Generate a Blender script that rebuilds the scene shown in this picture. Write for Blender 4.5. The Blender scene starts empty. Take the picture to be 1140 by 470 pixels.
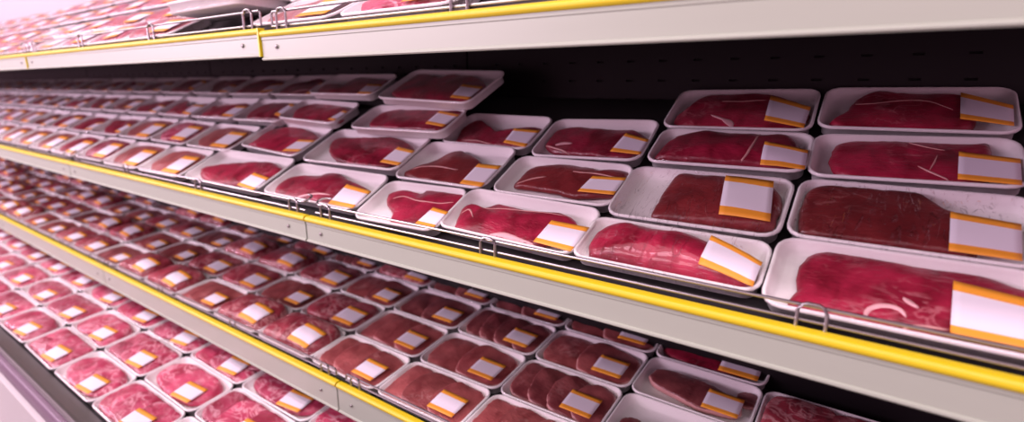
import bpy, bmesh, math, random
import numpy as np
from mathutils import Matrix, Vector

random.seed(7)
rng = np.random.default_rng(7)
C = bpy.context.scene.collection
PI = math.pi
S = 0.6            # metres per working unit
EYE = 1.5          # camera height above the shop floor

# ------------------------------------------------------------------ camera
FPX, PITCH, YAW = 593.09, 0.2329, 0.6141
cd = bpy.data.cameras.new('camera')
cam = bpy.data.objects.new('camera', cd)
C.objects.link(cam)
cam.location = (0, 0, EYE)
cam.rotation_euler = (PI / 2 - PITCH, 0, YAW)
cd.sensor_width = 36.0
cd.lens = FPX / 1140 * 36.0
cd.clip_start = 0.01
cd.dof.use_dof = True
cd.dof.focus_distance = 0.80
cd.dof.aperture_fstop = 2.4
bpy.context.scene.camera = cam

FW = np.array([-math.sin(YAW) * math.cos(PITCH), math.cos(YAW) * math.cos(PITCH), -math.sin(PITCH)])
RT = np.array([math.cos(YAW), math.sin(YAW), 0.0])
UP = np.cross(RT, FW)


def project(P):
    """world point (metres) -> photo pixel"""
    q = np.array(P, float) - np.array([0, 0, EYE])
    z = q @ FW
    if z < 1e-3:
        return (-9999, -9999)
    return (570 + FPX * (q @ RT) / z, 235 - FPX * (q @ UP) / z)


class Shelf:
    """a tilted display plane: x along the case, d up the slope, h along its normal (metres, h=0 on the board)"""
    def __init__(s, y, z, tilt, tray_h=0.04 * S):
        s.a = tilt
        s.n = np.array([0, -math.sin(tilt), math.cos(tilt)])
        s.s = np.array([0, math.cos(tilt), math.sin(tilt)])
        s.rim0 = np.array([0, y * S, EYE + z * S])
        s.o = s.rim0 - s.n * tray_h
        s.tray_h = tray_h

    def p(s, x, d, h=0.0):
        return np.array([x, 0, 0]) + s.o + s.s * d + s.n * h

    def unp(s, px, py, raise_h=0.0):
        d = FW + RT * (px - 570) / FPX - UP * (py - 235) / FPX
        o = s.rim0 + s.n * raise_h - np.array([0, 0, EYE])
        t = (s.n @ o) / (s.n @ d)
        P = d * t
        return np.array([P[0], (P - o) @ s.s])


TOP = Shelf(0.91, 0.158, 0.4689)
MID = Shelf(1.0, -0.4212, 0.4689)
LOW = Shelf(0.9905 * 1.105, -0.9642 * 1.105, 0.1386)
WELL = Shelf(0.6555 * 1.25, -1.0501 * 1.25, 0.13)


# ------------------------------------------------------------------ materials
def new_mat(name):
    m = bpy.data.materials.new(name)
    m.use_nodes = True
    m.node_tree.nodes.clear()
    out = m.node_tree.nodes.new('ShaderNodeOutputMaterial')
    return m, m.node_tree, out


def simple(name, col, rough=0.5, metal=0.0, noise=0.0, nscale=30.0, bump=0.0, spec=0.5, stretch=(1, 1, 1)):
    m, nt, out = new_mat(name)
    b = nt.nodes.new('ShaderNodeBsdfPrincipled')
    b.inputs['Base Color'].default_value = (*col, 1)
    b.inputs['Roughness'].default_value = rough
    b.inputs['Metallic'].default_value = metal
    b.inputs['Specular IOR Level'].default_value = spec
    nt.links.new(b.outputs[0], out.inputs[0])
    if noise or bump:
        tc = nt.nodes.new('ShaderNodeTexCoord')
        mp = nt.nodes.new('ShaderNodeMapping')
        mp.inputs['Scale'].default_value = stretch
        nz = nt.nodes.new('ShaderNodeTexNoise')
        nz.inputs['Scale'].default_value = nscale
        nz.inputs['Detail'].default_value = 3
        nt.links.new(tc.outputs['Object'], mp.inputs[0])
        nt.links.new(mp.outputs[0], nz.inputs['Vector'])
        if noise:
            mx = nt.nodes.new('ShaderNodeMix')
            mx.data_type = 'RGBA'
            mx.inputs['A'].default_value = (*[c * (1 - noise) for c in col], 1)
            mx.inputs['B'].default_value = (*[min(1, c * (1 + noise)) for c in col], 1)
            nt.links.new(nz.outputs['Fac'], mx.inputs['Factor'])
            nt.links.new(mx.outputs['Result'], b.inputs['Base Color'])
        if bump:
            bp = nt.nodes.new('ShaderNodeBump')
            bp.inputs['Strength'].default_value = bump
            bp.inputs['Distance'].default_value = 0.002
            nt.links.new(nz.outputs['Fac'], bp.inputs['Height'])
            nt.links.new(bp.outputs[0], b.inputs['Normal'])
    return m


def meat_mat(name, dark, light, vein, amount, scale=1.0, rough=0.33):
    """lean meat: slow red mottling, darker grain and thin pale veins, offset per piece by its random"""
    m, nt, out = new_mat(name)
    N, L = nt.nodes.new, nt.links.new
    tc, oi = N('ShaderNodeTexCoord'), N('ShaderNodeObjectInfo')
    w = N('ShaderNodeMath'); w.operation = 'MULTIPLY'; w.inputs[1].default_value = 57.0
    L(oi.outputs['Random'], w.inputs[0])

    def noise(sc, detail, stretch=(1, 1, 1), dist=0.0):
        mp = N('ShaderNodeMapping'); mp.inputs['Scale'].default_value = stretch
        L(tc.outputs['Object'], mp.inputs[0])
        n = N('ShaderNodeTexNoise'); n.noise_dimensions = '4D'
        n.inputs['Scale'].default_value = sc * scale
        n.inputs['Detail'].default_value = detail
        n.inputs['Distortion'].default_value = dist
        L(mp.outputs[0], n.inputs['Vector']); L(w.outputs[0], n.inputs['W'])
        return n.outputs['Fac']

    base = N('ShaderNodeValToRGB')
    base.color_ramp.elements[0].position = 0.36
    base.color_ramp.elements[0].color = (*dark, 1)
    base.color_ramp.elements[1].position = 0.64
    base.color_ramp.elements[1].color = (*light, 1)
    L(noise(24, 6, (1.2, 1, 1), dist=0.5), base.inputs[0])
    v = noise(17, 3.0, (1, 1.7, 1), 1.6)
    a = N('ShaderNodeMath'); a.operation = 'SUBTRACT'; a.inputs[1].default_value = 0.5
    b = N('ShaderNodeMath'); b.operation = 'ABSOLUTE'
    L(v, a.inputs[0]); L(a.outputs[0], b.inputs[0])
    r = N('ShaderNodeMapRange')
    r.inputs['From Min'].default_value = 0.0
    r.inputs['From Max'].default_value = 0.02 + 0.05 * amount
    r.inputs['To Min'].default_value = 1.0
    r.inputs['To Max'].default_value = 0.0
    L(b.outputs[0], r.inputs['Value'])
    gate = N('ShaderNodeMapRange')
    gate.inputs['From Min'].default_value = 0.60 - 0.25 * amount
    gate.inputs['From Max'].default_value = 0.72 - 0.2 * amount
    L(noise(11, 2), gate.inputs['Value'])
    g = N('ShaderNodeMath'); g.operation = 'MULTIPLY'
    L(r.outputs[0], g.inputs[0]); L(gate.outputs[0], g.inputs[1])
    g2 = N('ShaderNodeMath'); g2.operation = 'MULTIPLY'; g2.inputs[1].default_value = 0.55 + 0.35 * amount
    L(g.outputs[0], g2.inputs[0])
    mx = N('ShaderNodeMix'); mx.data_type = 'RGBA'
    L(g2.outputs[0], mx.inputs['Factor'])
    L(base.outputs[0], mx.inputs['A'])
    mx.inputs['B'].default_value = (*vein, 1)
    hv = N('ShaderNodeHueSaturation')
    vr = N('ShaderNodeMapRange')
    vr.inputs['To Min'].default_value = 0.8
    vr.inputs['To Max'].default_value = 1.2
    L(oi.outputs['Random'], vr.inputs['Value'])
    L(vr.outputs[0], hv.inputs['Value'])
    L(mx.outputs['Result'], hv.inputs['Color'])
    bs = N('ShaderNodeBsdfPrincipled')
    L(hv.outputs[0], bs.inputs['Base Color'])
    bs.inputs['Roughness'].default_value = rough
    bp = N('ShaderNodeBump'); bp.inputs['Strength'].default_value = 0.5; bp.inputs['Distance'].default_value = 0.003
    L(noise(120, 3, (1, 2, 1)), bp.inputs['Height']); L(bp.outputs[0], bs.inputs['Normal'])
    L(bs.outputs[0], out.inputs[0])
    return m


def film_mat(name, bump, base=0.03, tint=(1.0, 1.0, 1.0), scale=14, stretch=(1.0, 3.2, 1.0), dist=0.01, ridge=None):
    """clear stretch film: mostly transparent, mirrors light at a slant and along its wrinkles"""
    m, nt, out = new_mat(name)
    N, L = nt.nodes.new, nt.links.new
    tc, oi = N('ShaderNodeTexCoord'), N('ShaderNodeObjectInfo')
    w = N('ShaderNodeMath'); w.operation = 'MULTIPLY'; w.inputs[1].default_value = 31.0
    L(oi.outputs['Random'], w.inputs[0])
    mp = N('ShaderNodeMapping'); mp.inputs['Scale'].default_value = stretch
    mp.inputs['Rotation'].default_value = (0, 0, 0.5)
    L(tc.outputs['Object'], mp.inputs[0])
    n = N('ShaderNodeTexNoise'); n.noise_dimensions = '4D'
    n.inputs['Scale'].default_value = scale
    n.inputs['Detail'].default_value = 2.5
    n.inputs['Distortion'].default_value = 1.2
    L(mp.outputs[0], n.inputs['Vector']); L(w.outputs[0], n.inputs['W'])
    bp = N('ShaderNodeBump'); bp.inputs['Strength'].default_value = bump; bp.inputs['Distance'].default_value = dist
    if ridge:                                            # flat film broken by sparse raised creases
        rg = N('ShaderNodeMapRange'); rg.interpolation_type = 'SMOOTHSTEP'
        rg.inputs['From Min'].default_value, rg.inputs['From Max'].default_value = ridge
        L(n.outputs['Fac'], rg.inputs['Value']); L(rg.outputs[0], bp.inputs['Height'])
    else:
        L(n.outputs['Fac'], bp.inputs['Height'])
    fr = N('ShaderNodeFresnel')
    ge = N('ShaderNodeNewGeometry')                      # a film is thin: it mirrors alike from both of its sides
    io = N('ShaderNodeMapRange')
    io.inputs['To Min'].default_value = 1.36
    io.inputs['To Max'].default_value = 1 / 1.36
    L(ge.outputs['Backfacing'], io.inputs['Value']); L(io.outputs[0], fr.inputs['IOR'])
    L(bp.outputs[0], fr.inputs['Normal'])
    ad = N('ShaderNodeMath'); ad.operation = 'ADD'; ad.inputs[1].default_value = base; ad.use_clamp = True
    L(fr.outputs[0], ad.inputs[0])
    t = N('ShaderNodeBsdfTransparent'); t.inputs[0].default_value = (*tint, 1)
    gl = N('ShaderNodeBsdfGlossy'); gl.inputs['Roughness'].default_value = 0.05
    L(bp.outputs[0], gl.inputs['Normal'])
    th = N('ShaderNodeMath'); th.operation = 'MULTIPLY'; th.inputs[1].default_value = 0.6
    L(ad.outputs[0], th.inputs[0])
    ms = N('ShaderNodeMixShader')
    L(th.outputs[0], ms.inputs[0]); L(t.outputs[0], ms.inputs[1]); L(gl.outputs[0], ms.inputs[2])
    L(ms.outputs[0], out.inputs[0])
    return m


M = dict(
    foam=simple('white_foam', (0.86, 0.84, 0.84), 0.55, noise=0.03, nscale=200, bump=0.12),
    steak=meat_mat('lean_beef', (0.165, 0.005, 0.018), (0.390, 0.018, 0.058), (0.52, 0.17, 0.20), 0.30),
    deep=meat_mat('dark_beef', (0.125, 0.014, 0.017), (0.200, 0.024, 0.028), (0.40, 0.15, 0.15), 0.12),
    pale=meat_mat('veal', (0.330, 0.070, 0.075), (0.46, 0.130, 0.125), (0.68, 0.38, 0.36), 0.35),
    chop=meat_mat('pork_loin', (0.235, 0.046, 0.050), (0.40, 0.105, 0.105), (0.60, 0.32, 0.30), 0.25),
    neck=meat_mat('marbled_pork', (0.30, 0.020, 0.054), (0.52, 0.060, 0.135), (0.74, 0.38, 0.44), 0.85),
    heap=meat_mat('marbled_red', (0.21, 0.018, 0.032), (0.42, 0.060, 0.088), (0.66, 0.34, 0.34), 0.8),
    liver=meat_mat('dark_offcut', (0.165, 0.032, 0.038), (0.31, 0.085, 0.088), (0.45, 0.2, 0.2), 0.3),
    fat=simple('fat', (0.68, 0.38, 0.40), 0.4, noise=0.15, nscale=90, bump=0.2),
    rind=simple('pale_fat_edge', (0.60, 0.30, 0.29), 0.4, noise=0.2, nscale=60, bump=0.2),
    film=film_mat('stretch_film', 0.12, 0.01),
    film_w=film_mat('wrinkled_stretch_film', 0.9, 0.012, scale=46, stretch=(2.6, 0.55, 1.0), dist=0.006, ridge=(0.53, 0.66)),
    white=simple('label_paper', (0.80, 0.75, 0.84), 0.5),
    orange=simple('label_orange', (0.88, 0.36, 0.035), 0.5),
    rail=simple('rail_paint', (0.372, 0.425, 0.345), 0.38, noise=0.05, nscale=3, stretch=(1, 8, 8)),
    yellow=simple('yellow_plastic', (0.66, 0.54, 0.012), 0.35),
    board=simple('black_shelf', (0.010, 0.008, 0.009), 0.5, noise=0.2, nscale=8),
    wall=simple('dark_panel', (0.0065, 0.0048, 0.006), 0.42, spec=0.25, noise=0.25, nscale=5),
    slot=simple('slot_black', (0.003, 0.003, 0.003), 0.8),
    upper=simple('light_panel', (0.40, 0.385, 0.40), 0.5, noise=0.04, nscale=4),
    chrome=simple('chrome', (0.40, 0.385, 0.385), 0.3, metal=1.0),
    bolt=simple('bolt_zinc', (0.30, 0.29, 0.28), 0.4, metal=0.8),
    steel=simple('brushed_steel', (0.17, 0.16, 0.155), 0.36, metal=0.5, noise=0.12, nscale=12, stretch=(0.3, 30, 30)),
    bumper=simple('purple_bumper', (0.12, 0.062, 0.11), 0.4, noise=0.06, nscale=8),
    panel=simple('white_panel', (0.46, 0.455, 0.44), 0.5, noise=0.05, nscale=6),
    under=simple('shelf_underside', (0.30, 0.29, 0.30), 0.5),
    floor=simple('floor_tile', (0.42, 0.40, 0.38), 0.35, noise=0.08, nscale=6),
)


# ------------------------------------------------------------------ object helpers
def mesh_obj(name, verts, faces, mat, parent=None, mats=None, fidx=None, smooth=True):
    me = bpy.data.meshes.new(name)
    me.from_pydata([tuple(map(float, v)) for v in verts], [], faces)
    for mm in (mats or [mat]):
        me.materials.append(M[mm])
    if fidx is not None:
        me.polygons.foreach_set('material_index', fidx)
    me.polygons.foreach_set('use_smooth', [smooth] * len(me.polygons))
    me.update()
    o = bpy.data.objects.new(name, me)
    C.objects.link(o)
    if parent:
        o.parent = parent
    return o


def tag(o, label=None, cat=None, group=None, kind=None):
    for k, v in (('label', label), ('category', cat), ('group', group), ('kind', kind)):
        if v:
            o[k] = v
    return o


def empty(name, mat4):
    o = bpy.data.objects.new(name, None)
    C.objects.link(o)
    o.empty_display_size = 0.05
    o.matrix_world = mat4
    return o


class MB:
    """collects boxes, tubes and extruded profiles into one mesh"""
    def __init__(s):
        s.v, s.f = [], []

    def add(s, verts, faces):
        k = len(s.v)
        s.v += [tuple(map(float, q)) for q in verts]
        s.f += [tuple(i + k for i in q) for q in faces]
        return s

    def box(s, x0, x1, y0, y1, z0, z1):
        v = [(x, y, z) for x in (x0, x1) for y in (y0, y1) for z in (z0, z1)]
        return s.add(v, [(0, 1, 3, 2), (4, 6, 7, 5), (0, 4, 5, 1), (2, 3, 7, 6), (0, 2, 6, 4), (1, 5, 7, 3)])

    def prism(s, x0, x1, prof):
        """closed profile of (y, z), counter-clockwise seen from +x, run along x"""
        n = len(prof)
        v = [(x0, y, z) for y, z in prof] + [(x1, y, z) for y, z in prof]
        f = [(i, i + n, (i + 1) % n + n, (i + 1) % n) for i in range(n)]
        f += [tuple(range(n)), tuple(range(2 * n - 1, n - 1, -1))]
        return s.add(v, f)

    def tube(s, pts, r, seg=8):
        pts = [np.array(p, float) for p in pts]
        n = len(pts)
        v, f = [], []
        ref = np.array([0.0, 0.0, 1.0])
        for i, p in enumerate(pts):
            t = pts[min(i + 1, n - 1)] - pts[max(i - 1, 0)]
            t = t / np.linalg.norm(t)
            rr = ref if abs(t @ ref) < 0.95 else np.array([0.0, 1.0, 0.0])
            u = np.cross(t, rr); u /= np.linalg.norm(u)
            w = np.cross(t, u)
            v += [p + r * (math.cos(2 * PI * k / seg) * u + math.sin(2 * PI * k / seg) * w) for k in range(seg)]
        for i in range(n - 1):
            f += [(i * seg + k, i * seg + (k + 1) % seg, (i + 1) * seg + (k + 1) % seg, (i + 1) * seg + k) for k in range(seg)]
        f += [tuple(range(seg - 1, -1, -1)), tuple(range((n - 1) * seg, n * seg))]
        return s.add(v, f)

    def build(s, name, mat, parent=None, smooth=False, auto=None):
        o = mesh_obj(name, s.v, s.f, mat, parent, smooth=smooth)
        bm = bmesh.new(); bm.from_mesh(o.data)
        bmesh.ops.recalc_face_normals(bm, faces=bm.faces)
        bm.to_mesh(o.data); bm.free()
        if smooth:
            o.data.set_sharp_from_angle(angle=math.radians(auto or 40))
        return o


# ------------------------------------------------------------------ the meat pack
NC, NX, NY = 5, 7, 5   # samples per corner, per long and short side


def rrect(hx, hy, r, sx=1.0):
    """closed loop round a rounded rectangle with a fixed number of points"""
    r = min(r, hx * 0.98, hy * 0.98)
    pts = []
    cs = [(hx - r, hy - r, 0), (-hx + r, hy - r, PI / 2), (-hx + r, -hy + r, PI), (hx - r, -hy + r, 1.5 * PI)]
    for i, (cx, cy, a0) in enumerate(cs):
        for k in range(NC):
            a = a0 + PI / 2 * k / (NC - 1)
            pts.append((cx + r * math.cos(a), cy + r * math.sin(a)))
        nx, ny, na = cs[(i + 1) % 4]
        p0 = np.array(pts[-1])
        p1 = np.array((nx + r * math.cos(na), ny + r * math.sin(na)))
        m = NX if i % 2 == 0 else NY
        for k in range(1, m + 1):
            pts.append(tuple(p0 + (p1 - p0) * k / (m + 1)))
    return np.array(pts)


def loops_mesh(loops, cap_first=False, cap_last=True):
    n = len(loops[0])
    v = [p for lp in loops for p in lp]
    f = []
    for i in range(len(loops) - 1):
        f += [(i * n + k, i * n + (k + 1) % n, (i + 1) * n + (k + 1) % n, (i + 1) * n + k) for k in range(n)]
    if cap_last:
        c = np.mean(loops[-1], axis=0)
        v.append(c)
        k0 = (len(loops) - 1) * n
        f += [(k0 + k, k0 + (k + 1) % n, len(v) - 1) for k in range(n)]
    if cap_first:
        f.append(tuple(range(n - 1, -1, -1)))
    return v, f


def tray_mesh(W, D, H):
    hx, hy, R = W / 2, D / 2, min(0.024, D * 0.22)
    e = 0.0042                                       # rim width
    slope = 0.0062
    prof = [(-slope - 0.003, 0.0), (-slope, 0.0022), (-e * 0.9 - 0.002, H - 0.0062), (-0.0006, H - 0.0054), (0.0, H - 0.0034), (-0.0007, H - 0.0010),
            (-0.0022, H), (-e, H - 0.0007), (-e - 0.0015, H - 0.0035), (-slope - 0.0045, H * 0.30), (-slope - 0.0095, 0.0055), (-slope - 0.019, 0.0042)]
    loops = []
    for off, z in prof:
        q = rrect(hx + off, hy + off, max(R + off, 0.004))
        loops.append(np.c_[q, np.full(len(q), z)])
    return loops_mesh(loops, cap_first=True)


def smooth_closed(poly, n=60):
    """Catmull-Rom through the corners, then even spacing"""
    P = np.array(poly, float)
    m = len(P)
    out = []
    for i in range(m):
        p0, p1, p2, p3 = P[i - 1], P[i], P[(i + 1) % m], P[(i + 2) % m]
        for t in np.linspace(0, 1, 8, endpoint=False):
            out.append(0.5 * (2 * p1 + (p2 - p0) * t + (2 * p0 - 5 * p1 + 4 * p2 - p3) * t * t + (3 * p1 - p0 - 3 * p2 + p3) * t ** 3))
    out = np.array(out)
    seg = np.linalg.norm(np.roll(out, -1, 0) - out, axis=1)
    cum = np.r_[0, np.cumsum(seg)]
    s = np.linspace(0, cum[-1], n, endpoint=False)
    cl = np.vstack([out, out[:1]])
    return np.c_[np.interp(s, cum, cl[:, 0]), np.interp(s, cum, cl[:, 1])]


class Piece:
    """one piece of meat: outline (metres, tray plane), top height, optional lean"""
    def __init__(s, poly, top, base=0.005, lean=(0.0, 0.0), dome=0.35, seed=0, mat='steak', rim=None, name='steak', rough=0.0012):
        s.P = smooth_closed(poly)
        e = np.random.default_rng(seed + 900)
        t = np.linspace(0, 2 * PI, len(s.P), endpoint=False)
        jag = sum(np.sin(t * m + e.uniform(0, 6.28)) for m in (9, 14, 21, 26)) / 4 + e.uniform(-.5, .5, len(s.P)) * .5
        d = s.P - s.P.mean(0)
        s.P = s.P + d / np.linalg.norm(d, axis=1)[:, None] * (jag * 0.0016 - 0.0006)[:, None]
        s.c = s.P.mean(0)
        s.top, s.base, s.lean, s.dome = top, base, np.array(lean), dome
        s.mat, s.rim, s.name, s.rough = mat, rim, name, rough
        r = np.random.default_rng(seed)
        s.k = r.uniform(-1, 1, (6, 2)) * 110
        s.ph = r.uniform(0, 6.28, 6)
        d = s.P - s.c
        a = np.arctan2(d[:, 1], d[:, 0]); R = np.hypot(d[:, 0], d[:, 1])
        o = np.argsort(a)
        s.a, s.R = a[o], R[o]

    def wob(s, xy):
        return sum(np.sin(xy @ k + p) for k, p in zip(s.k, s.ph)) / 3 * s.rough

    def zt(s, xy, rho):
        th = s.top - s.base
        z = s.base + th * (1 - s.dome * rho ** 2.2) * np.where(rho > 0.9, np.sqrt(np.maximum(1 - ((rho - 0.9) / 0.1) ** 2 * 0.75, 0)), 1)
        return z + (xy - s.c) @ s.lean + s.wob(xy) * 1.3

    def height(s, xy):
        d = xy - s.c
        a = np.arctan2(d[:, 1], d[:, 0]); r = np.hypot(d[:, 0], d[:, 1])
        R = np.interp(a, np.r_[s.a - 2 * PI, s.a, s.a + 2 * PI], np.r_[s.R, s.R, s.R])
        rho = r / R
        return np.where(rho < 1, s.zt(xy, np.minimum(rho, 1)), -1.0)

    def mesh(s):
        rings = [0.25, 0.45, 0.62, 0.76, 0.86, 0.92, 0.955, 0.98, 0.995]
        loops = []
        low = np.c_[s.c + (s.P - s.c) * 0.80, np.full(len(s.P), s.base * 0.9 + 0.0008)]
        mid = np.c_[s.c + (s.P - s.c) * 0.985, s.zt(s.P, np.full(len(s.P), 1.0)) * 0.6 + 0.4 * s.base]
        loops += [low, mid]
        for q in reversed(rings):
            xy = s.c + (s.P - s.c) * q
            loops.append(np.c_[xy, s.zt(xy, np.full(len(xy), q))])
        v, f = loops_mesh(loops, cap_first=True)
        v[-1] = np.array([*s.c, s.zt(s.c[None], np.zeros(1))[0]])
        n = len(s.P)
        fi = [0] * len(f)
        if s.rim:
            for i in range(4 * n):
                fi[i] = 1
        return v, f, fi


def film_mesh(W, D, H, pieces):
    hx, hy, R = W / 2, D / 2, min(0.024, D * 0.22)
    ss = [1.0, 0.985, 0.95, 0.9, 0.82, 0.72, 0.6, 0.47, 0.33, 0.18]
    base = rrect(hx - 0.0012, hy - 0.0012, R)
    G = np.stack([base * np.array([1 - (1 - s), 1 - (1 - s)]) for s in ss])      # rings x points x 2
    fl = G.reshape(-1, 2)
    ob = np.full(len(fl), -1.0)
    for p in pieces:
        ob = np.maximum(ob, p.height(fl) + 0.0012)
    ob = ob.reshape(len(ss), -1)
    z = np.full(ob.shape, H + 0.0006)
    zc = H + 0.0006
    for it in range(120):
        z2 = z.copy()
        inner = np.vstack([z[1:], np.full((1, z.shape[1]), zc)])
        lap = 0.25 * (np.roll(z, 1, 1) + np.roll(z, -1, 1)) + 0.25 * (np.vstack([z[:1], z[:-1]]) + inner)
        z2[1:] = np.maximum(lap[1:], ob[1:])
        z = z2
        zc = max(z[-1].mean(), max([p.height(np.zeros((1, 2)))[0] + 0.0012 for p in pieces] + [-1]))
    loops = []
    for off, zz in ((-0.0062 + 0.0010, 0.0045), (-0.0042, H - 0.0072), (0.0008, H - 0.0048), (0.0008, H - 0.0012)):
        q = rrect(hx + off, hy + off, R + max(off, -0.006))
        loops.append(np.c_[q, np.full(len(q), zz)])
    for i in range(len(ss)):
        loops.append(np.c_[G[i], z[i]])
    v, f = loops_mesh(loops)
    v[-1] = np.array([0, 0, zc])
    return v, f, (np.vstack([fl, [[0, 0]]]), np.r_[z.reshape(-1), zc])


def label_mesh(quad, field, nx=9, ny=11, band=0.155, lift=0.0007):
    """quad UL, UR, LR, LL in the tray plane; follows the film; orange bands along its upper and lower edge"""
    q = [np.array(a, float) for a in quad]
    ts = sorted(set(list(np.linspace(band, 1 - band, ny - 4)) + [0, band / 2, 1 - band / 2, 1]))
    P, Z = field
    xy = []
    for t in ts:
        for u in np.linspace(0, 1, nx):
            xy.append((q[0] * (1 - u) + q[1] * u) * (1 - t) + (q[3] * (1 - u) + q[2] * u) * t)
    xy = np.array(xy)
    d = np.linalg.norm(xy[:, None] - P[None], axis=2) + 1e-5
    idx = np.argsort(d, axis=1)[:, :7]
    dd = np.take_along_axis(d, idx, 1)
    w = 1 / dd ** 2
    zz = (w * Z[idx]).sum(1) / w.sum(1)
    n = len(ts)
    g = zz.reshape(n, nx)
    for _ in range(3):
        p = np.pad(g, 1, mode='edge')
        g = np.maximum(g, (p[:-2, 1:-1] + p[2:, 1:-1] + p[1:-1, :-2] + p[1:-1, 2:]) / 4)
    z = g.reshape(-1)
    v = [(x, y, k + lift) for (x, y), k in zip(xy, z)] + [(x, y, k + lift - 0.0003) for (x, y), k in zip(xy, z)]
    f, fi = [], []
    o = n * nx
    for j in range(n - 1):
        m = 1 if (ts[j] + ts[j + 1]) / 2 < band or (ts[j] + ts[j + 1]) / 2 > 1 - band else 0
        for i in range(nx - 1):
            a = j * nx + i
            f.append((a, a + nx, a + nx + 1, a + 1)); fi.append(m)
            f.append((a + o, a + 1 + o, a + nx + 1 + o, a + nx + o)); fi.append(m)
        f.append((j * nx, j * nx + o, (j + 1) * nx + o, (j + 1) * nx)); fi.append(m)
        a = j * nx + nx - 1
        f.append((a, a + nx, a + nx + o, a + o)); fi.append(m)
    for i in range(nx - 1):
        f.append((i, i + 1, i + 1 + o, i + o)); fi.append(1)
        a = (n - 1) * nx + i
        f.append((a, a + o, a + 1 + o, a + 1)); fi.append(1)
    return v, f, fi


def make_pack(W, D, H, pieces, quad, film='film', fats=(), band=0.185):
    """fats: (piece index, [(x, y), ...], half width)"""
    root = empty('meat_pack', Matrix())
    mesh_obj('foam_tray', *tray_mesh(W, D, H), 'foam', root)
    objs = []
    for p in pieces:
        v, f, fi = p.mesh()
        o = mesh_obj(p.name, v, f, p.mat, root, mats=[p.mat] + ([p.rim] if p.rim else []), fidx=fi)
        objs.append(o)
    for k, line, hw in fats:
        p = pieces[k]
        L = np.array(line, float)
        if len(L) > 2:
            t = np.linspace(0, len(L) - 1, 4 * (len(L) - 1) + 1)
            L = np.c_[np.interp(t, range(len(L)), L[:, 0]), np.interp(t, range(len(L)), L[:, 1])]
            for _ in range(2):
                L[1:-1] = (L[:-2] + L[1:-1] * 2 + L[2:]) / 4
        T = np.gradient(L, axis=0)
        T /= np.linalg.norm(T, axis=1)[:, None] + 1e-9
        Nn = np.c_[-T[:, 1], T[:, 0]]
        taper = np.sqrt(np.clip(1 - (2 * np.linspace(0, 1, len(L)) - 1) ** 2, 0.03, 1))
        v, f = [], []
        prof = [(-1, -0.0012), (-0.8, 0.0004), (-0.35, 0.0010), (0.35, 0.0010), (0.8, 0.0004), (1, -0.0012)]
        for i in range(len(L)):
            for a, dz in prof:
                q = L[i] + Nn[i] * hw * taper[i] * a
                z = max(p.height(q[None])[0], p.base)
                v.append((q[0], q[1], z + dz))
        m = len(prof)
        for i in range(len(L) - 1):
            f += [(i * m + k2, (i + 1) * m + k2, (i + 1) * m + (k2 + 1) % m, i * m + (k2 + 1) % m) for k2 in range(m)]
        f += [tuple(range(m)), tuple(range(len(L) * m - 1, (len(L) - 1) * m - 1, -1))]
        fo = mesh_obj('fat_strip', v, f, 'fat' if hw > 0.0026 else 'rind', objs[k])
        fo['label'] = 'pale strip of fat'
    v, f, field = film_mesh(W, D, H, pieces)
    mesh_obj('plastic_film', v, f, film, root)
    if quad is not None:
        v, f, fi = label_mesh(quad, field, band=band)
        o = mesh_obj('price_label', v, f, 'white', root, mats=['white', 'orange'], fidx=fi)
        o['label'] = 'blank white sticker with orange bands along two edges'
    return root


def place(root, shelf, x, d, t=0.0, raise_h=0.0, scale=(1, 1, 1), pitch=0.0):
    root.location = Vector(shelf.p(x, d, raise_h + 0.0006))
    root.rotation_euler = (Matrix.Rotation(shelf.a + pitch, 3, 'X') @ Matrix.Rotation(t, 3, 'Z')).to_euler()
    root.scale = scale


def copy_pack(src):
    r = src.copy(); C.objects.link(r)
    for ch in src.children:
        c = ch.copy(); C.objects.link(c); c.parent = r
        for g in ch.children:
            e = g.copy(); C.objects.link(e); e.parent = c
    return r


# ------------------------------------------------------------------ packs traced one by one on the middle shelf
H0 = 0.024
CROP = dict(c1=(840, 250, 2.9367), c2=(630, 170, 2.763), c3=(720, 80, 3.915), c4=(900, 80, 3.483), c5=(860, 180, 3.918),
            c6=(480, 110, 3.916), c7=(380, 180, 3.8), c8=(280, 70, 3.357), c11=(280, 170, 4.275), c12=(120, 90, 3.617))
PACKS = {}
MIDG = 'meat packs on the middle shelf'


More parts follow.
